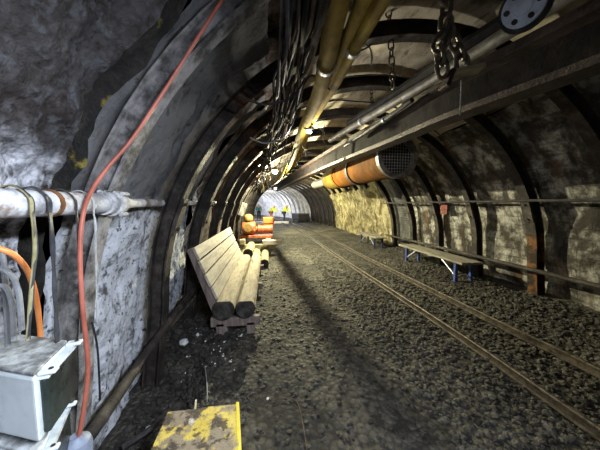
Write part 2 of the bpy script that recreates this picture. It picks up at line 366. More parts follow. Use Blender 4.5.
# loose stones: nobody could count these
def scatter(name, m, n, pos, size, sub=0, label=''):
    ico = bmesh.new(); bmesh.ops.create_icosphere(ico, subdivisions=1, radius=1); ico.verts.index_update()
    base = [v.co.copy() for v in ico.verts]; faces = [tuple(v.index for v in f.verts) for f in ico.faces]; ico.free()
    mb = MB()
    for _ in range(n):
        x, y = pos(); r = size() * (.55 + .45 * min(1, y / 3)); b = len(mb.v)
        R = Matrix.Rotation(random.random() * 6.28, 3, 'Z') @ Matrix.Rotation(random.uniform(-.5, .5), 3, 'X')
        sx, sy, sz = random.uniform(.6, 1.3), random.uniform(.6, 1.2), random.uniform(.35, .75); c = V((x, y, gz(x, y) + r * .15))
        for v in base:
            q = v * random.uniform(.75, 1.2); mb.v.append(c + R @ V((q.x * sx, q.y * sy, q.z * sz)) * r)
        mb.addf([tuple(b + i for i in f) for f in faces])
    o = mb.build(name, m, None, origin=False); tag(o, label, 'gravel', kind='stuff')
def ypos(): return 1.0 + 11 * random.random() ** 2.2
def p_mid(): y = ypos(); return random.uniform(-.6, 4.3), y
def p_right(): y = 1.3 + 8 * random.random() ** 1.8; return random.uniform(1.2, 4.4), y
scatter('gravel', 'stone', 7000, p_right, lambda: random.uniform(.014, .042), label='grey crushed stone ballast around and right of the rails')
scatter('gravel', 'blackstone', 6500, p_mid, lambda: random.uniform(.010, .034), label='black coal gravel trodden over the whole tunnel floor')
scatter('gravel', 'blackstone', 1100, lambda: (random.uniform(-1.12, -.45), random.uniform(1.5, 3.4)), lambda: random.uniform(.012, .05), label='black rubble lying along the foot of the left wall')
def p_white():
    return random.gauss(-.62, .16), random.gauss(2.75, .22)
scatter('gravel', 'whitestone', 160, p_white, lambda: random.uniform(.005, .018), label='white stone chips spilt in front of the bench end')

# ------------------------------------------------------------------ steel arches
ORD = 'nearest second third fourth fifth sixth seventh eighth ninth tenth eleventh twelfth thirteenth fourteenth fifteenth sixteenth seventeenth eighteenth nineteenth twentieth'.split()
def ordw(i):
    if i < 20: return ORD[i]
    tens = {2: 'twenty', 3: 'thirty', 4: 'forty'}[(i + 1) // 10]; d = (i + 1) % 10
    return (tens[:-1] + 'ieth') if d == 0 else tens + '-' + ['', 'first', 'second', 'third', 'fourth', 'fifth', 'sixth', 'seventh', 'eighth', 'ninth'][d]
def isec(w, d, t):
    h = w / 2
    return [(-h, 0), (h, 0), (h, t), (t / 2, t), (t / 2, d - t), (h, d - t), (h, d), (-h, d), (-h, d - t), (-t / 2, d - t), (-t / 2, t), (-h, t)]
def arch(y, r, w, d, m, u0=-.93, u1=PI + .9, joints=True, label='', lean=0, legmat=None):
    c = V((xc(y), y, ZC)); tilt = dxc(y)
    us = [u0 + (u1 - u0) * i / 64 for i in range(65)]
    sec = isec(w, d, .014); rings = []
    for u in us:
        ring = []
        for a, b in sec:
            x, z = prof(r + b, u)
            ring.append(V((c.x + x + tilt * a * 0, y + a + (-tilt) * x * .9 + lean * (z - 1.2), z)))
        rings.append(ring)
    e = empty('steel_arch', (c.x, y, 0), label, 'steel arch', 'steel arches along the tunnel')
    if legmat:
        mb = MB(); mb.ring_tube(rings[:51]); mb.build('arch_girder', m, e)
        mb = MB(); mb.ring_tube(rings[50:]); mb.build('arch_leg', legmat, e)
    else:
        mb = MB(); mb.ring_tube(rings); mb.build('arch_girder', m, e)
    if joints:
        for u in (.33, PI - .33):
            for sg in (-1,):
                mb = MB(); x, z = prof(r - .012, u); t = V((math.sin(u), 0, math.cos(u))); nr = V((-math.cos(u), 0, math.sin(u)))
                R = Matrix((t, V((0, 1, 0)), nr)).transposed()
                mb.box((c.x + x, y, z), (.34, w * .96, .02), R)
                pl = mb.build('joint_plate', m, e)
                for q in (-.12, .12):
                    b = MB(); p = V((c.x + x, y, z)) + t * q - nr * .01
                    b.cyl(p, p - nr * .022, .017, 6); b.build('bolt', 'darkmetal', pl)
    return e
rib_y = [1.52, 2.47] + [3.5 + 1.15 * i for i in range(33)]
for i, y in enumerate(rib_y):
    o_ = ordw(i)
    if i == 0: arch(y, 2.69, .10, .12, 'ribpale', label='lime-streaked grey steel arch girder nearest the camera, behind the orange hose', joints=False)
    elif i == 1: arch(y, 2.62, .13, .14, 'rib', label='black rusty steel arch in front of the bench, second arch from the camera')
    elif i == 2: arch(y, 2.60, .15, .15, 'rib', legmat='ribrust', label='orange-rusted steel arch on the right wall nearest the camera, third along the tunnel')
    else:
        m = 'rib' if y < 22.3 else 'ribwhite'
        u1 = 2.5 if 8.5 < y < 16 else PI + .9
        arch(y, 2.60, .13, .14, m, u1=u1, joints=(y < 9), label=f'{"dark rusted" if y < 22.3 else "pale lit"} steel arch, {o_} from the camera along the tunnel')

# timber and steel struts between the arches on the left
for k, (ya, yb) in enumerate(((2.55, 3.42), (3.58, 4.57), (4.73, 5.72))):
    u = .18
    x, z = prof(2.69, u)
    mb = MB(); mb.cyl((xc(ya) + x, ya, z - .75), (xc(ya) + x, yb, z - .75), .03, 10)
    tag(mb.build('spacer_bar', 'rib', smooth=True), f'rusty round spacer bar on left wall between the {ordw(k + 1)} and {ordw(k + 2)} arches', 'spacer bar', 'spacer bars between the left arches')

# ------------------------------------------------------------------ rails
rc = [(2.13, -2.1), (2.15, 1.2), (2.16, 2.8), (2.03, 6.8), (1.94, 11.4), (1.65, 16), (1.0, 22), (-.6, 28), (-2.6, 33), (-5.5, 38)]
rr_ = [(2.93, -2.1), (2.91, 1.8), (2.86, 2.8), (2.75, 6.8), (2.66, 11.4), (2.37, 16), (1.74, 22), (.15, 28), (-1.9, 33), (-4.9, 38)]
rprof = [(-.035, 0), (.035, 0), (.035, .008), (.008, .016), (.007, .062), (.022, .07), (.022, .092), (.016, .097), (-.016, .097), (-.022, .092), (-.022, .07), (-.007, .062), (-.008, .016), (-.035, .008)]
for pts, lab in ((rc, 'worn steel rail nearer the bench, left of the pair'), (rr_, 'worn steel rail nearer the right wall, right of the pair')):
    mb = MB(); mb.sweep([(a * .72, b * .85) for a, b in rprof], smooth_path([(x, y, .012 + (.01 if x > 2.5 else 0)) for x, y in pts], 8))
    tag(mb.build('rail', 'rail'), lab, 'rail', 'rails of the track')

# ------------------------------------------------------------------ bench on the left
def left_bench():
    Y0, Y1 = 2.95, 5.7
    e = empty('log_bench', (-.46, 4.3, 0), 'long wooden bench with slatted back and two round log seats by left wall', 'bench')
    top, bot = V((-.86, 0, 1.07)), V((-.60, 0, .44)); d = (bot - top); L = d.length; d.normalize(); nrm = V((-d.z, 0, d.x)); 
    if nrm.x < 0: nrm = -nrm
    R = Matrix((d, V((0, 1, 0)), d.cross(V((0, 1, 0))))).transposed()
    w = L / 4
    for k in range(4):
        mb = MB(); c = top + d * (w * (k + .5)); mb.box((c.x, (Y0 + Y1) / 2 + random.uniform(-.02, .02), c.z), (w - .022, Y1 - Y0, .03), R, .004)
        mb.build('back_slat', 'plank', e)
    for nm, x, r in (('seat_log', -.525, .125), ('seat_log', -.275, .115)):
        mb = MB(); ys = yr(Y0 - .03, Y1, .25); rg = []
        for y in ys:
            rr = r * (1 + .03 * fr((x, y, 0), 2))
            rg.append([V((x + math.cos(2 * PI * k / 20) * rr, y, .335 + min(math.sin(2 * PI * k / 20) * rr, rr * .78))) for k in range(20)])
        mb.ring_tube(rg, caps=False); lg = mb.build(nm, 'log', e, smooth=True)
        mb = MB(); q = [V((p.x, p.y - .002, p.z)) for p in rg[0]]; q2 = [V(((p.x - x) * .96 + x, p.y - .012, (p.z - .335) * .96 + .335)) for p in rg[0]]
        mb.ring_tube([q, q2]); mb.build('log_end', 'logend', lg)
    for y in (Y0 + .06, 4.3, Y1 - .1):
        mb = MB(); p0 = V((-.55, y, -.02)); p1 = V((-.92, y, 1.05)); t = (p1 - p0); l = t.length; t.normalize()
        R2 = Matrix((t.cross(V((0, 1, 0))) * -1, V((0, 1, 0)), t)).transposed()
        c = (p0 + p1) / 2; mb.box(c + V((.03, 0, 0)), (.09, .06, l), R2, .006); mb.build('end_support', 'oldboard', e)
        mb = MB(); mb.box((-.40, y, .155), (.58, .08, .11), bev=.008); mb.build('cross_bearer', 'oldboard', e)
        for x in (-.56, -.2):
            mb = MB(); mb.box((x - .02, y, .05), (.1, .08, .18), bev=.006); mb.build('foot', 'oldboard', e)
left_bench()

# ------------------------------------------------------------------ benches on the right
def right_bench(x0, x1, y0, y1, label, paint='blue'):
    e = empty('plank_bench', ((x0 + x1) / 2, (y0 + y1) / 2, .05), label, 'bench', 'plank benches along the right wall'); H = .44
    w = (x1 - x0) / 2
    for k in range(2):
        mb = MB(); mb.box((x0 + w * (k + .5), (y0 + y1) / 2, H), (w - .012, y1 - y0, .045), bev=.006); mb.build('seat_board', 'benchtop', e)
    for y in (y0 + .22, y1 - .35):
        for x in (x0 + .06, x1 - .06):
            mb = MB(); mb.box((x, y, .24), (.055, .055, .40), bev=.004); mb.box((x, y, .045), (.09, .09, .014)); mb.build('leg', paint, e)
        mb = MB(); mb.box(((x0 + x1) / 2, y, .40), (x1 - x0 - .1, .05, .035)); mb.build('crossbar', paint, e)
        mb = MB(); sg = 1 if y == y0 + .22 else -1
        mb.cyl((x0 + .06, y, .15), (x0 + .06, y + .42 * sg, .41), .016, 8); mb.build('brace', 'galv', e)
right_bench(3.62, 4.08, 4.22, 6.55, 'long grey plank bench on blue legs, nearer the camera on right side')
right_bench(3.58, 3.98, 7.95, 9.75, 'shorter plank bench on dark blue legs beside the yellowed concrete wall', 'darkblue')

# ------------------------------------------------------------------ pipes on the walls
e = empty('wall_pipe', (-.86, 1, 1.5), 'thick lime-crusted white pipe at eye level on the left wall', 'pipe')
mb = MB(); mb.tube(smooth_path([(-.9, -1.6, 1.555), (-.87, 0, 1.555), (-.86, 1.0, 1.556), (-.86, 1.47, 1.56)], 8), .05, 16); mb.build('pipe_body', 'whitepipe', e, True)
mb = MB(); mb.lathe((-.86, 1.10, 1.557), (0, 1, 0), [(0, .05), (0, .056), (.02, .056), (.02, .05)], 16); mb.build('weld_ring', 'ribrust', e, True)
mb = MB(); mb.lathe((-.86, 1.44, 1.56), (0.01, 1, .004), [(0, .05), (0, .062), (.05, .062), (.055, .072), (.10, .072), (.105, .055), (.17, .05), (.19, .036), (.22, .034)], 18); cp = mb.build('coupling', 'whitepipe', e, True)
for a in range(4):
    b = MB(); q = V((-.86 + math.cos(a * PI / 2 + .7) * .08, 1.5, 1.56 + math.sin(a * PI / 2 + .7) * .08)); b.cyl(q, q + V((0, .06, 0)), .013, 6); b.build('bolt', 'whitepipe', cp)
mb = MB(); mb.tube(smooth_path([(-.86, 1.6, 1.561), (-.93, 2.2, 1.567), (-.955, 2.6, 1.57), (-.955, 5, 1.59), (-.955, 10, 1.6), (-.955, 16, 1.6)], 8), .03, 12); mb.build('thin_pipe', 'whitepipe', e, True)
mb = MB(); mb.tube(smooth_path([at(78, 446, Y=1.35), at(92, 432, X=-.93), at(140, 363, X=-.98), at(183, 303, X=-.99), (-.99, 4.2, .42), (-.99, 6, .45)], 6), .034, 10)
tag(mb.build('wall_pipe', 'rib', smooth=True), 'rusty low pipe sloping along the foot of the left wall', 'pipe')
mb = MB(); mb.tube(smooth_path([(4.17, .8, .53), (4.17, 2.4, .52), (4.16, 5, .52), (4.16, 7.9, .5), (4.16, 8.4, .5)], 8), .036, 12)
tag(mb.build('wall_pipe', 'rib', smooth=True), 'rusty low pipe running along the foot of the right wall', 'pipe')
mb = MB(); pth = []
for y in yr(.8, 8.3, .25): pth.append((4.02 + .0 * y, y, 1.625 - .012 * abs(math.sin(y * PI / 1.15))))
mb.tube(pth, .022, 8); tag(mb.build('wall_cable', 'darkmetal', smooth=True), 'dark cable run at eye level along the right wall', 'cable')
# red paint mark on the right wall, built as a thin plate
mb = MB(); p = at(444, 208, X=4.22); mb.box((4.22, p.y, p.z), (.012, .22, .30), bev=.003); tag(mb.build('paint_mark', 'red'), 'small faded red paint mark on the right wall between two arches', 'plate')
# pale enclosure panel hanging on left wall far along
e = empty('wall_cabinet', (-.85, 8.2, 1.15), 'small pale grey cabinet tilted on the left wall above the machine', 'cabinet')
R = Matrix.Rotation(.35, 3, 'Y'); mb = MB(); mb.box((-.80, 8.2, 1.42), (.14, .5, .42), R, .015); mb.build('cabinet_body', 'greypipe', e)
mb = MB(); mb.box(V((-.80, 8.2, 1.42)) + R @ V((.078, 0, 0)), (.016, .46, .38), R, .004); mb.build('cabinet_door', 'greypipe', e)

# ------------------------------------------------------------------ hoses, straps, ties at the left
hp = [(226, -6, 1.42), (200, 34, 1.41), (166, 88, 1.40), (132, 139, 1.36), (108, 167, 1.3), (91, 192, 1.23), (83, 215, 1.18), (80, 250, 1.16), (82, 300, 1.15), (86, 340, 1.15), (88, 368, 1.14), (85, 400, 1.12), (79, 436, 1.10)]
e = empty('hose', at(79, 440, Y=1.1), 'salmon orange hose hanging from the arch down over the white pipe', 'hose')
mb = MB(); mb.tube(smooth_path([at(x, y, Y=d) for x, y, d in hp], 5), .009, 10); mb.build('hose_tube', 'hose', e, True)
p = at(75, 440, Y=1.1); mb = MB(); mb.lathe(p + V((0, 0, -.12)), (.05, 0, 1), [(0, .052), (.09, .055), (.115, .048), (.125, .03), (.14, .022)], 18); mb.build('plug', 'capblue', e, True)
mb = MB(); mb.tube(smooth_path([at(-14, 246, Y=.9), at(0, 249, Y=.92), at(15, 256, Y=.95), at(28, 272, Y=1.03), at(36, 298, Y=1.12), at(40, 330, Y=1.2), at(41, 352, Y=1.22)], 6), .0095, 10)
tag(mb.build('hose', 'hose2', smooth=True), 'short orange hose curving down behind the white electrical box', 'hose')
def ribbon(name, pts, w, m, label, cat, wdir=(0, 1, 0), group=None, t=.004):
    pts = smooth_path(pts, 5); mb = MB(); rings = []
    for i, p in enumerate(pts):
        tg = (pts[min(i + 1, len(pts) - 1)] - pts[max(i - 1, 0)]).normalized(); a = V(wdir); a = (a - tg * a.dot(tg)).normalized(); b = tg.cross(a)
        a = (a * math.cos(.25 * math.sin(i * .8)) + b * math.sin(.25 * math.sin(i * .8)))
        b = tg.cross(a); rings.append([p + a * (sx * w / 2) + b * (sy * t / 2) for sx, sy in ((-1, -1), (1, -1), (1, 1), (-1, 1))])
    mb.ring_tube(rings); return tag(mb.build(name, m), label, cat, group)
def hang(px, y0, dx, pts):
    """a band over the white pipe hanging down at photo column px"""
    Yp = at(px, 203, X=-.86).y
    top = [V((-.93, Yp, 1.50)), V((-.915, Yp, 1.58)), V((-.86, Yp, 1.617)), V((-.805, Yp, 1.58)), V((-.80, Yp, 1.52))]
    return top + [V((-.80 - .012 * k, Yp + .012 * k * (1 if px > 20 else -.4), 1.52 - .11 * (k + 1))) for k in range(len(pts) + 1)]
G = 'straps and ties hanging from the white pipe'
ribbon('strap', hang(31, 0, 0, [(35, 235), (37, 262), (40, 300), (43, 335)]), .017, 'strap', 'wide black strap looped over the white pipe, third hanging band from left', 'strap', group=G)
ribbon('strap', hang(12, 0, 0, [(11, 235), (12, 270), (14, 330)]), .014, 'strap', 'black strap hanging just right of the yellowed tie', 'strap', group=G)
ribbon('strap', hang(60, 0, 0, [(63, 235), (66, 262), (69, 290), (70, 320)]), .009, 'strap', 'narrow black strap hanging left of the orange hose', 'strap', group=G)
ribbon('cable_tie', hang(11, 0, 0, [(6, 222), (5, 235), (4, 262)]), .011, 'ropeyellow', 'yellowed rag tie knotted round the left end of the white pipe', 'tie', group=G)
ribbon('cable_tie', hang(79, 0, 0, [(83, 225), (85, 245), (88, 275), (91, 310)]), .006, 'ropegrey', 'pale grey tie hanging beside the orange hose', 'tie', group=G)
mb = MB(); mb.tube(smooth_path([at(93, 212, X=-.86), at(96, 225, X=-.85), at(95, 245, X=-.87), at(98, 272, X=-.9)], 5), .004, 6); tag(mb.build('twine', 'ropegrey', smooth=True), 'thin grey twine hanging from the pipe coupling', 'twine')
mb = MB(); mb.tube(smooth_path([at(92, 322, X=-1.02), at(97, 345, X=-1.02), at(99, 372, X=-1.02), at(100, 400, X=-1.02)], 5), .006, 6); tag(mb.build('wall_cable', 'rubber', smooth=True), 'thin black cable hanging down the limed wall beside the orange hose', 'cable')
for k, (a, lab) in enumerate((([(-6, 268), (8, 272), (18, 290), (22, 330)], 'grey cable loop hanging at the left edge, outermost'), ([(-6, 285), (6, 288), (12, 305), (14, 340)], 'grey cable loop hanging at the left edge, innermost'), ([(-8, 232), (3, 258), (6, 300), (8, 345)], 'straight grey cable hanging at the left edge under the tie'))):
    mb = MB(); mb.tube(smooth_path([at(x, y, Y=1.02 + .03 * k) for x, y in a], 5), .009, 7); tag(mb.build('wall_cable', 'greycable', smooth=True), lab, 'cable', 'grey cables behind the white box')

# ------------------------------------------------------------------ electrical boxes at bottom left
def enclosure(P1, P2, left, z0, z1, label, lugs=True):
    P1, P2 = V(P1), V(P2); P3 = P2 + left; P4 = P1 + left
    e = empty('electrical_box', ((P1.x + P3.x) / 2, (P1.y + P3.y) / 2, z0), label, 'electrical box', 'white electrical boxes at the left wall')
    def q(p): return (p.x, p.y)
    mb = MB(); mb.prism([q(P1), q(P2), q(P3), q(P4)], z0, z1 - .012); o = mb.build('case_body', 'case', e)
    bv = o.modifiers.new('bevel', 'BEVEL'); bv.width = .014; bv.segments = 3
    mb = MB(); c = (P1 + P2 + P3 + P4) / 4
    mb.prism([q(c + (p - c) * .985) for p in (P1, P2, P3, P4)], z1 - .012, z1); o = mb.build('case_lid', 'casetop', e)
    bv = o.modifiers.new('bevel', 'BEVEL'); bv.width = .004; bv.segments = 2
    out = V((P2 - P1).y * V((1, 0, 0)) - (P2 - P1).x * V((0, 1, 0))).normalized(); al = (P2 - P1).normalized()
    d = .02
    A, B = P1 + al * .02, P2 + al * .015
    mb = MB(); mb.prism([q(A), q(B), q(B + out * d), q(A + out * d)], z0 + .02, z1 - .035); o = mb.build('side_door', 'caseside', e)
    bv = o.modifiers.new('bevel', 'BEVEL'); bv.width = .008; bv.segments = 2
    mb = MB(); mb.prism([q(A), q(B), q(B + out * (d + .006)), q(A + out * (d + .006))], z1 - .035, z1 - .02); mb.build('door_rim', 'case', e)
    for p in (A + al * .01, B - al * .02):
        mb = MB(); R = Matrix((out, al, V((0, 0, 1)))).transposed()
        mb.box(p + out * .022 + V((0, 0, z1 - .014 - p.z)), (.05, .032, .014), R, .005)
        lg = mb.build('hinge_lug', 'case', e)
        mb = MB(); k = p + out * .03; mb.cyl((k.x, k.y, z1 - .008), (k.x, k.y, z1 - .004), .007, 10); mb.build('screw', 'darkmetal', lg)
    return e, P1, P2, P3, out, al
Zt = 1.0
A1 = at(34, 374, Z=Zt); A2 = at(68, 340, Z=Zt); A3 = at(0, 331, Z=Zt)
lf = (A3 - A2).normalized() * .36
_, P1, P2, P3, out, al = enclosure(A1, A2, lf, at(66, 398, Y=A2.y).z, Zt, 'dusty white electrical box with dark side door, upper of the two')
# slot in the top near the right edge
B1 = A1 + out * .02 - al * .02; B2 = A2 + out * .015
enclosure(at(36, 440, Y=B1.y), at(62, 403, Y=B2.y), lf, gz(-.95, 1.0) - .02, at(62, 403, Y=B2.y).z, 'second white electrical box standing under the upper one')

# ------------------------------------------------------------------ yellow block
e = empty('yellow_block', (-.4, 1.28, -.05), 'battered box with flaking yellow paint standing on the ground at bottom centre', 'box')
Zb = .32
c4 = [at(237, 403, Z=Zb), at(168, 412, Z=Zb), at(142, 470, Z=Zb), at(240, 470, Z=Zb)]
zb = -.06
bm_ = MB(); n = 14; top = []
def bil(a, b): return (c4[1] * (1 - a) + c4[0] * a) * (1 - b) + (c4[2] * (1 - a) + c4[3] * a) * b
for j in range(n + 1):
    for i in range(n + 1):
        p = bil(i / n, j / n); p.z = Zb + .012 * fr((p.x, p.y, 0), 7); bm_.v.append(p)
bm_.addf([(j * (n + 1) + i, j * (n + 1) + i + 1, (j + 1) * (n + 1) + i + 1, (j + 1) * (n + 1) + i) for j in range(n) for i in range(n)])
bm_.build('top_face', 'blockyellow', e, True)
mb = MB(); cc = sum(c4, V()) / 4
mb.prism([(p.x, p.y) for p in c4], zb, Zb - .012); mb.build('box_body', 'blockside', e)
mb = MB(); mb.prism([(c4[0].x - .006, c4[0].y + .004), (c4[3].x - .006, c4[3].y), (c4[3].x + .012, c4[3].y), (c4[0].x + .012, c4[0].y + .004)], Zb - .05, Zb + .004); mb.build('edge_strip', 'blockside', e)
mb = MB(); p = at(196, 408, Z=gz(-.5, 1.7) + .1); mb.tube([(-.52, 1.63, -.05), at(196, 400, Y=1.66)], [.012, .006], 6); tag(mb.build('wood_splinter', 'stick'), 'pale split stick poking up behind the yellow box', 'stick')
# grey bar and white scraps in the rubble
mb = MB(); mb.tube([at(122, 448, Z=-.12), at(152, 428, Z=-.1), at(160, 418, Z=-.12)], .022, 8); tag(mb.build('iron_bar', 'darkmetal', smooth=True), 'dark iron bar lying in rubble left of the yellow box', 'bar')
def rockthing(px, py, r, m, lab, g, Z=None, sq=.7):
    p = at(px, py, Z=-.05 if Z is None else Z); mb = MB(); mb.rock((p.x, p.y, gz(p.x, p.y) + r * sq * .55), r, sq, 2, .12)
    return tag(mb.build('stone', m), lab, 'stone', g)
rockthing(184, 349, .055, 'whitestone', 'white rounded stone lying in rubble below the bench end', 'pale stones in the rubble', -.1)
rockthing(178, 341, .05, 'stone', 'grey-brown stone just behind the white rounded stone', 'pale stones in the rubble', -.1)
rockthing(148, 425, .03, 'whitestone', 'white angular chip in the rubble left of the yellow box', 'pale stones in the rubble', -.15)
rockthing(198, 336, .022, 'whitestone', 'small white stone nearest the bench end board', 'pale stones in the rubble', -.02)
rockthing(214, 361, .026, 'whitestone', 'flat pale scrap on the dark ground right of the rubble', 'pale stones in the rubble', 0, .35)
rockthing(268, 398, .012, 'whitestone', 'small pale chip on the dark ground right of the yellow box', 'pale stones in the rubble', 0)
rockthing(441, 331, .02, 'stone', 'single lighter stone on the ballast beside the left rail', 'pale stones in the rubble', 0)
mb = MB(); mb.tube(smooth_path([at(205, 366, Z=.02), at(207, 385, Z=.03), at(207, 402, Z=.02)], 4), .004, 6); tag(mb.build('wire', 'greycable'), 'thin wire lying on the ground above the yellow box', 'wire')
mb = MB(); mb.tube(smooth_path([at(272, 400, Z=.015), at(285, 398, Z=.02), at(297, 402, Z=.015), at(303, 425, Z=.015), at(307, 452, Z=.015)], 5), .004, 6); tag(mb.build('wire', 'browncable'), 'curved thin wire lying on the ground right of the yellow box', 'wire')

# ------------------------------------------------------------------ yellow pipes and cable bundle overhead
def pipe_run(name, pts, r, m, label, bands=(), g=None, cat='pipe', seg=14):
    P = smooth_path(pts, 8); e = empty(name, (P[0].x, P[0].y, P[0].z - r), label, cat, g)
    mb = MB(); mb.tube(P, r, seg); mb.build('pipe_body', m, e, True)
    for y in bands:
        i = min(range(len(P) - 1), key=lambda k: abs(P[k].y - y)); t = (P[i + 1] - P[i]).normalized()
        mb = MB(); mb.lathe(P[i], t, [(-.02, r * .98), (-.02, r + .008), (.02, r + .008), (.02, r * .98)], seg); mb.build('clamp_band', 'galv', e, True)
    return e
g = 'yellow pipes under the roof'
def zpath(pp, far=()): return [at(x, y, Z=z) for x, y, z in pp] + [V(p) for p in far]
ZP = 2.60
def back(P): return [P[0] + (P[0] - P[1]).normalized() * 2.2] + P
pipe_run('overhead_pipe', back(zpath([(337, 0, ZP), (327, 60, ZP), (317, 98, ZP), (302, 132, ZP)], [(.62, 6.5, 2.68), (.60, 9, 2.68), (.45, 12, 2.66), (.3, 16, 2.6)])), .066, 'yellowpipe', 'thickest ochre yellow overhead pipe, left of the three', (1.95,), g)
pipe_run('overhead_pipe', back(zpath([(364, 0, ZP + .04), (343, 55, ZP + .04), (325, 98, ZP + .06), (306, 132, ZP + .1)], [(.73, 6.5, 2.76), (.70, 9, 2.76), (.55, 12, 2.74), (.4, 16, 2.7)])), .05, 'yellowpipe', 'ochre yellow overhead pipe in the middle of the three', (3.2,), g)
pipe_run('overhead_pipe', back(zpath([(382, 0, ZP), (353, 50, ZP), (332, 89, ZP + .03), (311, 122, ZP + .12)], [(.83, 6.5, 2.83), (.80, 9, 2.83), (.65, 12, 2.8), (.5, 16, 2.77)])), .044, 'yellowpipe', 'thinnest ochre yellow overhead pipe, right of the three', (1.72,), g)
# cables sagging between the arches, left of the pipes
random.seed(21)
for k in range(20):
    x0 = .30 - .013 * k + random.uniform(-.02, .02); z0 = 2.66 - .012 * k + random.uniform(-.06, .06); ph = random.random()
    pts = []
    for y in yr(-1.0, 14, .45):
        s = abs(math.sin(PI * (y / 1.15 + ph * .5)))
        fz_ = z0 - .14 * sstep(4.5, 6.5, y) - .15 * s * random.uniform(.4, 1.3); xx = x0 - .07 * max(0, y - 2.5) + random.uniform(-.035, .035)
        lim = xc(y) - math.sqrt(max(.01, 2.57 ** 2 - (fz_ - ZC) ** 2)); pts.append((max(xx, lim + .02), y, fz_))
    mb = MB(); mb.tube(smooth_path(pts, 3), random.choice((.007, .009, .012, .014)), 6)
    tag(mb.build('overhead_cable', random.choice(('rubber', 'rubber', 'rubber', 'browncable', 'darkmetal')), smooth=True), 'black cable in the sagging bundle left of the yellow pipes', 'cable', 'cables in the overhead bundle')
# cable cradle hooks holding the bundle
for k, y in enumerate((1.9, 3.05, 4.1, 5.25, 6.4)):
    mb = MB(); cx = .02; mb.tube(smooth_path([(.30, y, 3.0), (.31, y, 2.6), (.2, y, 2.36), (-.02, y, 2.28), (-.2, y, 2.34)], 5), .008, 6)
    tag(mb.build('cable_hook', 'galv' if k == 1 else 'darkmetal', smooth=True), f'steel cable hook holding the overhead bundle, {ordw(k)} from the camera', 'hook', 'cable hooks under the roof')
# tangled pale cable ends hanging where the lamp lights them
random.seed(5)
for k in range(16):
    x = random.uniform(.30, 1.0); y = random.uniform(4.3, 6.8); z = random.uniform(2.78, 2.98); L = random.uniform(.2, .55)
    pts = [(x, y, z)]
    for j in range(4): x += random.uniform(-.07, .07); y += random.uniform(-.12, .12); z -= L / 4; pts.append((x, y, z))
    mb = MB(); mb.tube(smooth_path(pts, 4), random.choice((.006, .009, .012)), 6)
    tag(mb.build('hanging_cable', random.choice(('greycable', 'browncable', 'rubber')), smooth=True), 'short cable end dangling in the tangle by the near lamp', 'cable', 'dangling cable ends by the near lamp')
random.seed(15)
for k in range(12):
    x = random.uniform(-.6, .0); y = random.uniform(8.6, 12.5); z = random.uniform(2.5, 2.72); L = random.uniform(.2, .6)
    pts = [(x, y, z)]
    for j in range(4): x += random.uniform(-.05, .05); y += random.uniform(-.2, .2); z -= L / 4; pts.append((x, y, z))
    mb = MB(); mb.tube(smooth_path(pts, 4), random.choice((.009, .012, .016)), 6)
    tag(mb.build('hanging_cable', random.choice(('greycable', 'browncable', 'ropeyellow')), smooth=True), 'cable end dangling from the roof around the far lamp', 'cable', 'dangling cable ends by the far lamp')
# cable tails by the yellow pipes
for k, (a, lab, m) in enumerate((([(355, 40, 2.0), (368, 46, 2.0), (372, 56, 2.0), (371, 66, 2.0)], 'pale bent wire end beside the right yellow pipe', 'ropegrey'), ([(345, 52, 2.0), (362, 50, 2.0), (372, 44, 2.0)], 'short dusty wire sticking out right of the yellow pipes', 'browncable'), ([(330, 90, 2.2), (312, 75, 2.2), (300, 92, 2.2)], 'dark wire loop across the yellow pipes', 'rubber'))):
    mb = MB(); mb.tube(smooth_path([at(x, y, Y=d) for x, y, d in a], 5), .007, 6); tag(mb.build('loose_wire', m, smooth=True), lab, 'wire')

# ------------------------------------------------------------------ monorail beam, trolley rail, pipes on the right overhead
bp = [(2.30, -1.5), (2.17, .6), (2.08, 1.45), (1.88, 2.45), (1.79, 3.55), (1.55, 5.6), (1.18, 9.2), (.85, 13.3), (.6, 16.5)]
e = empty('monorail_beam', (1.8, 3.5, 2.45), 'long brown steel I-beam hung diagonally under the roof on the right', 'beam')
P = smooth_path([(x, y, 2.395 + .011 * max(0, min(y, 6))) for x, y in bp], 6)
hw, hh = .10, .40
mb = MB(); mb.sweep([(-hw, 0), (hw, 0), (hw, .055), (.02, .075), (-.02, .075), (-hw, .055)], P); mb.build('lower_flange', 'beam', e)
mb = MB(); mb.sweep([(-hw, hh), (hw, hh), (hw, hh - .075), (.02, hh - .095), (-.02, hh - .095), (-hw, hh - .075)], P); mb.build('upper_flange', 'beam', e)
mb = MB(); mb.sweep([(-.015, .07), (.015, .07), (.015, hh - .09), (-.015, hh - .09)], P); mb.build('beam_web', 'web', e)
g = 'pipes and channels above the beam'
pipe_run('overhead_channel', back(zpath([(520, 14, 2.86), (462, 50, 2.86), (404, 90, 2.86), (350, 124, 2.84)])), .07, 'rubber', 'thick dark conduit just left of the long beam', (), g, 'conduit', 8)
pipe_run('overhead_pipe', back(zpath([(480, 50, 2.74), (432, 80, 2.74), (390, 105, 2.74), (330, 140, 2.72)])), .048, 'greypipe', 'pale grey pipe with a bright cut end left of the long beam', (3.6,), g)
pipe_run('overhead_pipe', zpath([(412, 100, 2.72), (390, 116, 2.70), (345, 146, 2.66)]), .028, 'darkmetal', 'thinner dark grey pipe close above the long beam', (3.4,), g)
pipe_run('overhead_pipe', zpath([(425, 88, 2.84), (400, 100, 2.82), (345, 130, 2.8)]), .026, 'darkmetal', 'thin dark pipe tucked between conduit and pale pipe', (), g)
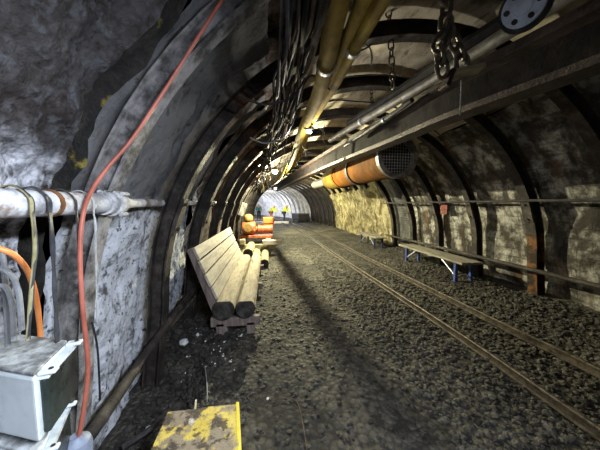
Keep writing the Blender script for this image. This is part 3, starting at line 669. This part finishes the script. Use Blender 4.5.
# upper trolley rail with wheel disc
tr = [(2.52, .4, 3.02), (2.3, 1.0, 3.02), (2.12, 1.55, 3.0), (1.9, 2.3, 2.99), (1.75, 3.2, 2.97), (1.62, 4.2, 2.95)]
e = empty('trolley_rail', (2.1, 1.6, 2.93), 'dark flat trolley rail high above the long beam', 'rail')
mb = MB(); mb.sweep([(-.05, 0), (.05, 0), (.05, .014), (.008, .014), (.008, .11), (-.008, .11), (-.008, .014), (-.05, .014)], smooth_path(tr, 5)); mb.build('rail_girder', 'darkmetal', e)
wc = at(524, 7, Y=1.42); wd = V((-.85, -.5, -.25)).normalized()
e = empty('pulley', wc, 'pale blue-grey pulley disc with bolts at the top right', 'pulley')
mb = MB(); mb.lathe(wc - wd * .05, wd, [(0, .05), (0, .125), (.015, .13), (.02, .108), (.045, .104), (.05, .12), (.06, .125)], 28); mb.build('pulley_rim', 'darkmetal', e, True)
mb = MB(); mb.lathe(wc + wd * .008, wd, [(0, .108), (.012, .106), (.014, .05), (.026, .045), (.03, .02)], 28); dk = mb.build('pulley_disc', 'paledisc', e, True)
for a in range(6):
    n1 = wd.cross(V((0, 0, 1))).normalized(); n2 = wd.cross(n1); q = wc + wd * .02 + (n1 * math.cos(a * PI / 3) + n2 * math.sin(a * PI / 3)) * .076
    b = MB(); b.cyl(q, q + wd * .018, .015, 8); b.build('bolt', 'darkmetal', dk)
mb = MB(); q = wc - wd * .07; mb.tube([q, q + V((.02, .02, .3))], .03, 8); mb.box(q + V((.01, .01, .05)), (.05, .22, .10), Matrix.Rotation(.5, 3, 'Z')); mb.build('axle_bracket', 'darkmetal', e)

def link_pts(c, L, W, axis, side, n=20):
    c, axis, side = V(c), V(axis), V(side); out = []
    for k in range(n):
        a = 2 * PI * k / n; out.append(c + side * (W / 2 * math.cos(a)) + axis * (math.sin(a) * W / 2 + (L - W) / 2 * (1 if math.sin(a) > 0 else -1 if math.sin(a) < 0 else 0)))
    return out
def chain(name, pts, L, W, r, m, label, cat='chain', g=None):
    P = [V(p) for p in pts]; e = empty(name, P[-1], label, cat, g); d = 0; seg = [(P[i + 1] - P[i]) for i in range(len(P) - 1)]; k = 0; pitch = L - 2 * r - .004
    tot = sum(s.length for s in seg)
    while d < tot:
        q = d; i = 0
        while i < len(seg) - 1 and q > seg[i].length: q -= seg[i].length; i += 1
        t = seg[i].normalized(); c = P[i] + t * q; s1 = t.cross(V((0, 1, .2))).normalized(); s2 = t.cross(s1)
        mb = MB(); mb.tube(link_pts(c, L, W, t, s1 if k % 2 else s2), r, 8, closed=True); mb.build('link', m, e, True); d += pitch; k += 1
    return e
DC = 1.75
c0 = at(446, -12, Y=DC); c1 = at(446, 26, Y=DC); c2 = at(444, 48, Y=DC)
chain('hanging_chain', [c0 + V((0, 0, .25)), c1, c2], .135, .088, .0165, 'rail', 'heavy chain hanging from the roof to the long beam')
chain('hanging_chain', [at(449, 30, Y=DC), at(455, 44, Y=DC), at(460, 54, Y=DC), at(462, 68, Y=1.78)], .12, .078, .0155, 'rail', 'doubled chain end looped at the beam clamp, right side')
chain('hanging_chain', [at(443, 32, Y=DC - .03), at(438, 46, Y=DC - .03), at(441, 60, Y=DC - .03), at(443, 74, Y=1.75)], .12, .078, .0155, 'rail', 'doubled chain end looped at the beam clamp, left side')
chain('hanging_chain', [at(388, 5, Y=2.5), at(391, 45, Y=2.5), at(393, 86, Y=2.5)], .095, .055, .008, 'rail', 'thin chain hanging left of the heavy chain')
chain('hanging_chain', [at(371, 80, Y=3.6), at(372, 106, Y=3.6)], .07, .04, .006, 'darkmetal', 'shortest chain hanging before the lit lagging sheet')
# beam clamp with shackle
q = at(455, 74, Y=1.77); e = empty('beam_clamp', q, 'steel clamp plate with shackle gripping the long beam under the chain', 'clamp')
mb = MB(); mb.box(at(462, 72, Y=1.77), (.27, .12, .03), Matrix.Rotation(-.12, 3, 'Y') @ Matrix.Rotation(-.3, 3, 'Z'), .006); mb.build('clamp_plate', 'timber', e)
mb = MB(); mb.box(at(447, 80, Y=1.76), (.03, .10, .13), Matrix.Rotation(.35, 3, 'Y'), .006); mb.build('clamp_jaw', 'beam', e)
mb = MB(); s = at(462, 62, Y=1.76); mb.tube(smooth_path([s + V((-.05, 0, -.05)), s + V((-.05, 0, .02)), s + V((-.02, 0, .055)), s + V((.02, 0, .055)), s + V((.05, 0, .02)), s + V((.05, 0, -.05))], 4), .013, 8); mb.build('shackle', 'greypipe', e, True)
mb = MB(); mb.tube([at(461, 80, Y=1.7), at(461, 92, Y=1.7), at(460, 115, Y=1.7)], .004, 6); tag(mb.build('wire', 'ropegrey'), 'short pale wire hanging against the web of the long beam', 'wire')

p = at(590, 92, Y=2.6); mb = MB(); R = Matrix.Rotation(.35, 3, 'Y')
mb.box(p, (.07, .06, .20), R, .01); mb.box(p + V((-.02, 0, .13)), (.12, .09, .03), R, .005); tag(mb.build('pipe_bracket', 'galv'), 'small pale grey bracket under the roof at the right edge below the long beam', 'bracket')

# ------------------------------------------------------------------ ventilation duct and fan
D0 = V((2.42, 4.5, 2.455)); D1 = V((2.17, 10.3, 2.47)); ax = (D1 - D0).normalized(); R0 = .37
e = empty('ventilation_duct', (2.38, 6.5, 2.0), 'large orange ventilation duct with dark mesh mouth under the beam', 'duct')
mb = MB(); mb.lathe(D0, ax, [(.12, R0), (1.7, R0)], 36, False); mb.build('duct_section', 'orange', e, True)
mb = MB(); mb.lathe(D0, ax, [(-.02, R0 - .05), (-.02, R0 + .035), (.05, R0 + .035), (.05, R0 + .012), (.12, R0 + .012), (.12, R0 - .05), (-.02, R0 - .05)], 36, False); mb.build('mouth_ring', 'greypipe', e, True)
mb = MB(); mb.lathe(D0, ax, [(.09, .005), (.09, R0 - .04), (.095, R0 - .04), (.095, .005)], 36); mb.build('mouth_shade_disc', 'rubber', e)  # black disc: shade inside the duct put into a flat sheet
n1 = ax.cross(V((0, 0, 1))).normalized(); n2 = n1.cross(ax); mb = MB()
for k in range(-7, 8):
    o_ = k * .055; h = math.sqrt(max(0, (R0 - .045) ** 2 - o_ * o_))
    mb.tube([D0 + n1 * o_ - n2 * h, D0 + n1 * o_ + n2 * h], .005, 5); mb.tube([D0 + n2 * o_ - n1 * h + ax * .008, D0 + n2 * o_ + n1 * h + ax * .008], .005, 5)
mb.build('mouth_grille', 'grille', e)
mb = MB(); mb.lathe(D0, ax, [(1.68, R0), (1.68, R0 + .03), (1.74, R0 + .03), (1.80, R0 + .03), (1.80, R0)], 36); mb.build('flange', 'darkmetal', e, True)
mb = MB(); mb.lathe(D0, ax, [(1.78, R0), (2.95, R0)], 36); mb.build('duct_section', 'orange', e, True)
mb = MB(); mb.lathe(D0, ax, [(2.93, R0), (2.93, R0 + .025), (3.05, R0 + .025), (3.05, R0)], 36); mb.build('flange', 'orange', e, True)
mb = MB(); mb.lathe(D0, ax, [(3.03, R0), (3.9, R0), (4.1, R0 * .95), (4.4, R0 * .85), (4.5, R0 * .6), (4.5, .05)], 36); mb.build('duct_section', 'yellow', e, True)
mb = MB(); mb.lathe(D0, ax, [(4.45, .05), (4.5, .15), (5.8, .17), (6.6, .18), (6.9, .14), (6.95, .05)], 20); mb.build('motor_housing', 'concrete', e, True)
for d in (.9, 2.4, 3.7):
    p = D0 + ax * d; mb = MB(); mb.tube([p - n1 * .3 + n2 * .3, p - n1 * .3 + n2 * .62], .012, 6); mb.tube([p + n1 * .3 + n2 * .3, p + n1 * .3 + n2 * .5], .012, 6); mb.build('hanger', 'darkmetal', e)
mb = MB(); p = D0 + ax * 1.1 - n1 * R0 * .8 + n2 * R0 * .62; mb.tube([p + V((0, -.1, 0)), p + V((-.02, -.1, .05)), p + V((-.02, .1, .05)), p + V((0, .1, 0))], .012, 6); mb.build('lifting_handle', 'darkmetal', e)

# ------------------------------------------------------------------ machine and timber behind the bench
e = empty('pump', (-.4, 8.1, .50), 'orange-red pump with ochre motor resting on timber behind the bench', 'pump')
mb = MB(); mb.lathe((-.80, 8.1, .82), (1, 0, 0), [(0, .05), (0, .2), (.06, .22), (.34, .22), (.4, .17), (.42, .1)], 20); mb.build('pump_casing', 'redpump', e, True)
mb = MB(); mb.lathe((-.42, 8.1, .78), (1, 0, 0), [(0, .09), (.1, .09), (.1, .15), (.14, .15), (.14, .13), (.5, .13), (.52, .15), (.56, .15), (.56, .07)], 18); mb.build('motor_barrel', 'redpump', e, True)
mb = MB(); mb.lathe((-.62, 8.1, .98), (0, 0, 1), [(0, .09), (.08, .09), (.09, .14), (.2, .15), (.26, .11), (.29, .04)], 18); mb.build('dome', 'ochre', e, True)
mb = MB(); mb.lathe((-.62, 7.86, .86), (0, -1, 0), [(0, .09), (.04, .13), (.07, .13), (.07, .05)], 14); mb.build('inlet_flange', 'ochre', e, True)
mb = MB(); mb.box((-.38, 8.1, .56), (1.05, .42, .09), bev=.01); mb.build('base_frame', 'redpump', e)
mb = MB(); mb.box((.02, 8.25, 1.06), (.36, .26, .20), bev=.02); mb.box((.02, 8.25, .93), (.30, .2, .06)); mb.build('control_box', 'orangebox', e)
def timber(c, size, lab, rz=0, m='timber'):
    mb = MB(); mb.box(c, size, Matrix.Rotation(rz, 3, 'Z'), .012); return tag(mb.build('timber_baulk', m), lab, 'timber', 'timber under and before the pump')
timber((-.78, 8.05, .43), (.16, .9, .16), 'timber baulk under the left end of the pump')
timber((.0, 8.1, .43), (.16, .9, .16), 'timber baulk under the right end of the pump')
timber((-.4, 7.72, .27), (1.25, .16, .16), 'long cross timber carrying the front of the pump stack', .02)
timber((-.4, 8.38, .27), (1.25, .16, .16), 'long cross timber carrying the back of the pump stack', -.02)
timber((.10, 7.55, .43), (.55, .15, .14), 'pale short timber lying crosswise at the right front of the pump', .05, 'plank')
timber((-.75, 8.05, .095), (.2, .9, .19), 'lowest timber block at the left of the pump stack')
timber((-.02, 8.05, .095), (.2, .9, .19), 'lowest timber block at the right of the pump stack')
def logt(x, z, r, y0, y1, lab):
    e = empty('log', (x, y0, z - r), lab, 'log', 'logs lying behind the bench')
    mb = MB(); mb.lathe((x, y0, z), (0, 1, 0), [(0, r), ((y1 - y0) / 2, r * 1.03), (y1 - y0, r)], 14); mb.build('log_body', 'timber', e, True)
    mb = MB(); mb.lathe((x, y0 - .008, z), (0, 1, 0), [(0, r * .9), (.012, r * .98)], 14); mb.build('log_end', 'logend', e)
logt(-.66, .13, .13, 6.0, 7.5, 'pale log lying on the ground behind the bench, left one')
logt(-.36, .14, .14, 5.95, 7.4, 'dark-ended log lying behind the bench, middle one')
logt(-.10, .11, .11, 6.15, 7.5, 'thin log lying behind the bench, right one')
logt(-.5, .36, .12, 6.2, 7.45, 'log on top of the pile behind the bench')

# ------------------------------------------------------------------ far end: kerb, wagon, people
mb = MB(); pts = [(-1.35, 21.6), (-.5, 21.5), (.8, 21.4), (1.75, 21.3)]
mb.sweep([(-.25, -.02), (.25, -.02), (.25, .13), (.22, .16), (-.22, .16), (-.25, .13)], smooth_path([(x, y, 0) for x, y in pts], 4))
tag(mb.build('kerb_wall', 'concrete'), 'low pale concrete kerb across the far end before the people', 'kerb')
e = empty('mine_wagon', (2.6, 22.8, 0), 'low dark mine wagon standing at the right of the far end', 'wagon')
Rw = Matrix.Rotation(.2, 3, 'Z')
mb = MB(); mb.box((2.9, 22.5, .52), (1.0, 2.0, .5), Rw, .03); mb.build('wagon_tub', 'darkmetal', e)
mb = MB(); mb.box((2.9, 22.5, .80), (1.06, 2.06, .06), Rw, .01); mb.build('wagon_rim', 'greypipe', e)
for sx in (-.42, .42):
    for sy in (-.65, .65):
        p = V((2.9, 22.5, .15)) + Rw @ V((sx, sy, 0)); mb = MB(); mb.lathe(p - V((.04, 0, 0)), (1, 0, 0), [(0, .05), (0, .15), (.06, .15), (.08, .17), (.08, .04)], 16); mb.build('wheel', 'darkmetal', e, True)
mb = MB(); mb.box((2.9, 22.5, .24), (.7, 1.9, .08), Rw); mb.build('wagon_frame', 'darkmetal', e)

def skin_mesh(name, pts, edges, rad, m, parent=None, root=0, sub=1):
    me = bpy.data.meshes.new(name); me.from_pydata(pts, edges, []); o = bpy.data.objects.new(name, me); col.objects.link(o)
    md = o.modifiers.new('skin', 'SKIN'); md.use_smooth_shade = True
    for i, v in enumerate(me.skin_vertices[0].data):
        r = rad[i]; v.radius = r if isinstance(r, tuple) else (r, r); v.use_root = (i == root)
    s = o.modifiers.new('sub', 'SUBSURF'); s.levels = sub; s.render_levels = sub
    dg = bpy.context.evaluated_depsgraph_get(); dg.update()
    m2 = bpy.data.meshes.new_from_object(o.evaluated_get(dg)); bpy.data.objects.remove(o)
    o = bpy.data.objects.new(name, m2); col.objects.link(o); m2.materials.clear(); m2.materials.append(M[m])
    m2.polygons.foreach_set('use_smooth', [True] * len(m2.polygons))
    if parent: o.parent = parent
    return o
def person(x, y, rz, lean, jacket, trouser, hat, label, arm=.2, step=.12):
    e = empty('person', (x, y, gz(x, y)), label, 'person'); e.rotation_euler.z = rz
    l = lean
    def bend(x, y, z, k=1.0):        # lean the upper body forward from the hips
        c, q = math.cos(l * k), math.sin(l * k); z -= .95
        return (x, y * c - z * q, .95 + z * c + y * q)
    J = dict(pel=(0, 0, .95), wai=bend(0, 0, 1.1, .7), che=bend(0, 0, 1.36), nec=bend(0, -.01, 1.50), hd0=bend(0, -.03, 1.60, .95), hd1=bend(0, -.05, 1.72, .92))
    for s, n in ((-1, 'l'), (1, 'r')):
        sh = bend(s * .19, 0, 1.42); J['sh' + n] = sh; el = (s * .26, sh[1] - arm * .35, sh[2] - .27); J['el' + n] = el
        wr = (s * .23, el[1] - arm * .6, el[2] - .22 + arm * .12); J['wr' + n] = wr; J['ha' + n] = (s * .22, wr[1] - .05, wr[2] - .07)
        J['hi' + n] = (s * .09, 0, .90); J['kn' + n] = (s * .11, -.06 + s * step * .6, .49); J['an' + n] = (s * .11, s * step, .09); J['to' + n] = (s * .12, s * step - .17, .04)
    K = list(J); ix = {k: i for i, k in enumerate(K)}
    E_ = [('pel', 'wai'), ('wai', 'che'), ('che', 'nec'), ('nec', 'hd0'), ('hd0', 'hd1')]
    for n in 'lr': E_ += [('che', 'sh' + n), ('sh' + n, 'el' + n), ('el' + n, 'wr' + n), ('wr' + n, 'ha' + n), ('pel', 'hi' + n), ('hi' + n, 'kn' + n), ('kn' + n, 'an' + n), ('an' + n, 'to' + n)]
    Rr = dict(pel=(.15, .11), wai=(.14, .10), che=(.16, .115), nec=.055, hd0=(.075, .09), hd1=(.08, .095), sh=.07, el=.048, wr=.033, ha=.04, hi=.095, kn=.065, an=.045, to=.04)
    def R_(k): return Rr.get(k, Rr.get(k[:2]))
    body = skin_mesh('body', [J[k] for k in K], [(ix[a], ix[b]) for a, b in E_], [R_(k) for k in K], 'skin', e)
    def cloth(name, keys, ed, grow, m):
        i2 = {k: i for i, k in enumerate(keys)}
        rr = []
        for k in keys:
            q = R_(k); rr.append(tuple(c + grow for c in q) if isinstance(q, tuple) else q + grow)
        return skin_mesh(name, [J[k] for k in keys], [(i2[a], i2[b]) for a, b in ed], rr, m, e)
    cloth('jacket', ['wai', 'che', 'pel'] + [a + n for n in 'lr' for a in ('sh', 'el', 'wr')], [('pel', 'wai'), ('wai', 'che')] + [q for n in 'lr' for q in (('che', 'sh' + n), ('sh' + n, 'el' + n), ('el' + n, 'wr' + n))], .022, jacket)
    cloth('trousers', ['pel'] + [a + n for n in 'lr' for a in ('hi', 'kn', 'an')], [q for n in 'lr' for q in (('pel', 'hi' + n), ('hi' + n, 'kn' + n), ('kn' + n, 'an' + n))], .018, trouser)
    for n in 'lr': cloth('boot', ['an' + n, 'to' + n], [('an' + n, 'to' + n)], .018, 'boot')
    h = V(J['hd1']); wl = world_loc(e)
    mb = MB(); mb.lathe(h - (h - V(J['hd0'])).normalized() * .03 + wl, h - V(J['hd0']), [(.02, .155), (.03, .15), (.035, .118), (.09, .105), (.13, .07), (.145, .02)], 18)
    mb.build('helmet' if hat == 'helmet' else 'hair', hat, e, True)
    f = V(J['hd0']) + V(bend(0, -.10, .985, .95)) - V((0, 0, .95)) + wl
    mb = MB(); mb.rock(f + V((0, -.008, 0)), .018, 1.3, 1, .05); mb.build('nose', 'skin', e, True)
    for s in (-1, 1):
        mb = MB(); mb.rock(f + V((s * .033, .012, .035)), .012, 1, 1, .02); mb.build('eye', 'boot', e, True)
    return e
pa = at(271, 218, Y=22.7); pb = at(284, 218, Y=22.5); pc = at(259, 217, Y=26.5)
person(pa.x, pa.y, 1.0, .6, 'vest', 'rusttrouser', 'helmet', 'person in yellow high-visibility jacket and white helmet bending, left of two', .35)
person(pb.x, pb.y, .9, .5, 'vest', 'navy', 'helmet', 'person in yellow high-visibility jacket and white helmet bending, right of two', .4)
person(pc.x, pc.y, 0, .08, 'teal', 'navy', 'helmet', 'person standing in teal jacket and dark trousers at the left of the far group', .1)

# ------------------------------------------------------------------ lamps
def point(p, energy, c, r=.05):
    l = bpy.data.lights.new('lamp_light', 'POINT'); l.energy = energy; l.color = c; l.shadow_soft_size = r
    o = bpy.data.objects.new('lamp_light', l); col.objects.link(o); o.location = p; return o
def area(p, energy, c, sx, sy, rot):
    l = bpy.data.lights.new('lamp_light', 'AREA'); l.shape = 'RECTANGLE'; l.size = sx; l.size_y = sy; l.energy = energy; l.color = c
    o = bpy.data.objects.new('lamp_light', l); col.objects.link(o); o.location = p; o.rotation_euler = rot; return o
def bulkhead(p, label, glass='warm', r=.085):
    p = V(p); e = empty('roof_lamp', p + V((0, 0, .05)), label, 'lamp', 'roof lamps')
    mb = MB(); mb.lathe(p + V((0, 0, .10)), (0, 0, -1), [(0, .03), (0, r * 1.15), (.05, r * 1.2), (.07, r * 1.05)], 20); mb.build('housing', 'darkmetal', e, True)
    mb = MB(); mb.lathe(p + V((0, 0, .03)), (0, 0, -1), [(0, r), (.04, r * .95), (.08, r * .7), (.1, r * .3)], 20); mb.build('glass_dome', glass, e, True)
    mb = MB(); mb.cyl(p + V((0, 0, .10)), p + V((0, 0, .3)), .012, 8); mb.build('stem', 'darkmetal', e)
    return e
WARM = (1, .94, .60); COOL = (.80, .88, 1)
L1 = V((.21, 7.3, 2.52)); bulkhead(L1, 'round lit roof lamp over the track, above the pump')
point(L1 - V((0, 0, .12)), 980, WARM, .015)
# conduit placed under this lamp to throw the shadow stripe on the floor
mb = MB(); mb.tube(smooth_path([(.50, 4.6, 2.58), (.36, 6.0, 2.2), (.282, 6.72, 2.15), (.234, 7.22, 2.15), (.167, 8.0, 2.15), (.05, 9.5, 2.3), (-.1, 11, 2.42)], 8), .019, 10)
tag(mb.build('overhead_conduit', 'darkmetal', smooth=True), 'dark conduit slung right under the round lit roof lamp', 'conduit')
def tube_lamp(p, d, L, label):
    p, d = V(p), V(d).normalized(); e = empty('tube_lamp', p, label, 'lamp', 'roof lamps')
    mb = MB(); mb.tube([p - d * L / 2, p + d * L / 2], .02, 10); mb.build('lamp_tube', 'cool', e, True)
    mb = MB(); R = Matrix((V((0, 0, 1)).cross(d).normalized(), d, V((0, 0, 1)))).transposed(); mb.box(p + V((0, 0, .05)), (.10, L * 1.06, .04), R, .008); mb.build('housing', 'darkmetal', e)
    return e
L2 = at(309, 132, Y=3.35); tube_lamp(L2, (.35, 1, .25), .22, 'small lit tube lamp right of the yellow pipes')
point(L2 + V((.10, .0, -.20)), 24, (1, .95, .82), .05)
L3 = V((.5, .05, 2.02)); e3 = tube_lamp(L3, (1, .15, 0), .9, 'cool tube lamp under the roof above the camera')
mb = MB(); mb.cyl(L3 + V((-.03, -.3, .06)), L3 + V((-.03, -.3, 1.0)), .006, 6); mb.cyl(L3 + V((.03, .3, .06)), L3 + V((.03, .3, 1.0)), .006, 6); mb.build('hanger', 'darkmetal', e3)
area(L3 - V((0, 0, .05)), 66, COOL, .08, .9, (0, .78, -.1))
# far lamps
for k, (x, y, en, c) in enumerate(((.95, 14.2, 800, (1, .93, .5)), (.6, 20.0, 260, (.95, .95, 1)), (-.8, 28, 440, (.9, .93, 1)), (-2.8, 33, 380, (.9, .93, 1)))):
    p = V((x, y, 2.9)); bulkhead(p, f'round roof lamp far along the tunnel, {ordw(k + 1)} of the row', 'warm' if k == 0 else 'cool'); point(p - V((0, 0, .12)), en, c, .08)

w = bpy.data.worlds.new('world'); scene.world = w; w.use_nodes = True
w.node_tree.nodes['Background'].inputs[0].default_value = (.5, .5, .6, 1); w.node_tree.nodes['Background'].inputs[1].default_value = .0
scene.view_settings.view_transform = 'Standard'; scene.view_settings.look = 'None'; scene.view_settings.gamma = 1; scene.view_settings.use_curve_mapping = False
scene.view_settings.exposure = .82
scene.cycles.use_denoising = True
scene.cycles.max_bounces = 6; scene.cycles.diffuse_bounces = 4
scene.cycles.sample_clamp_indirect = 4
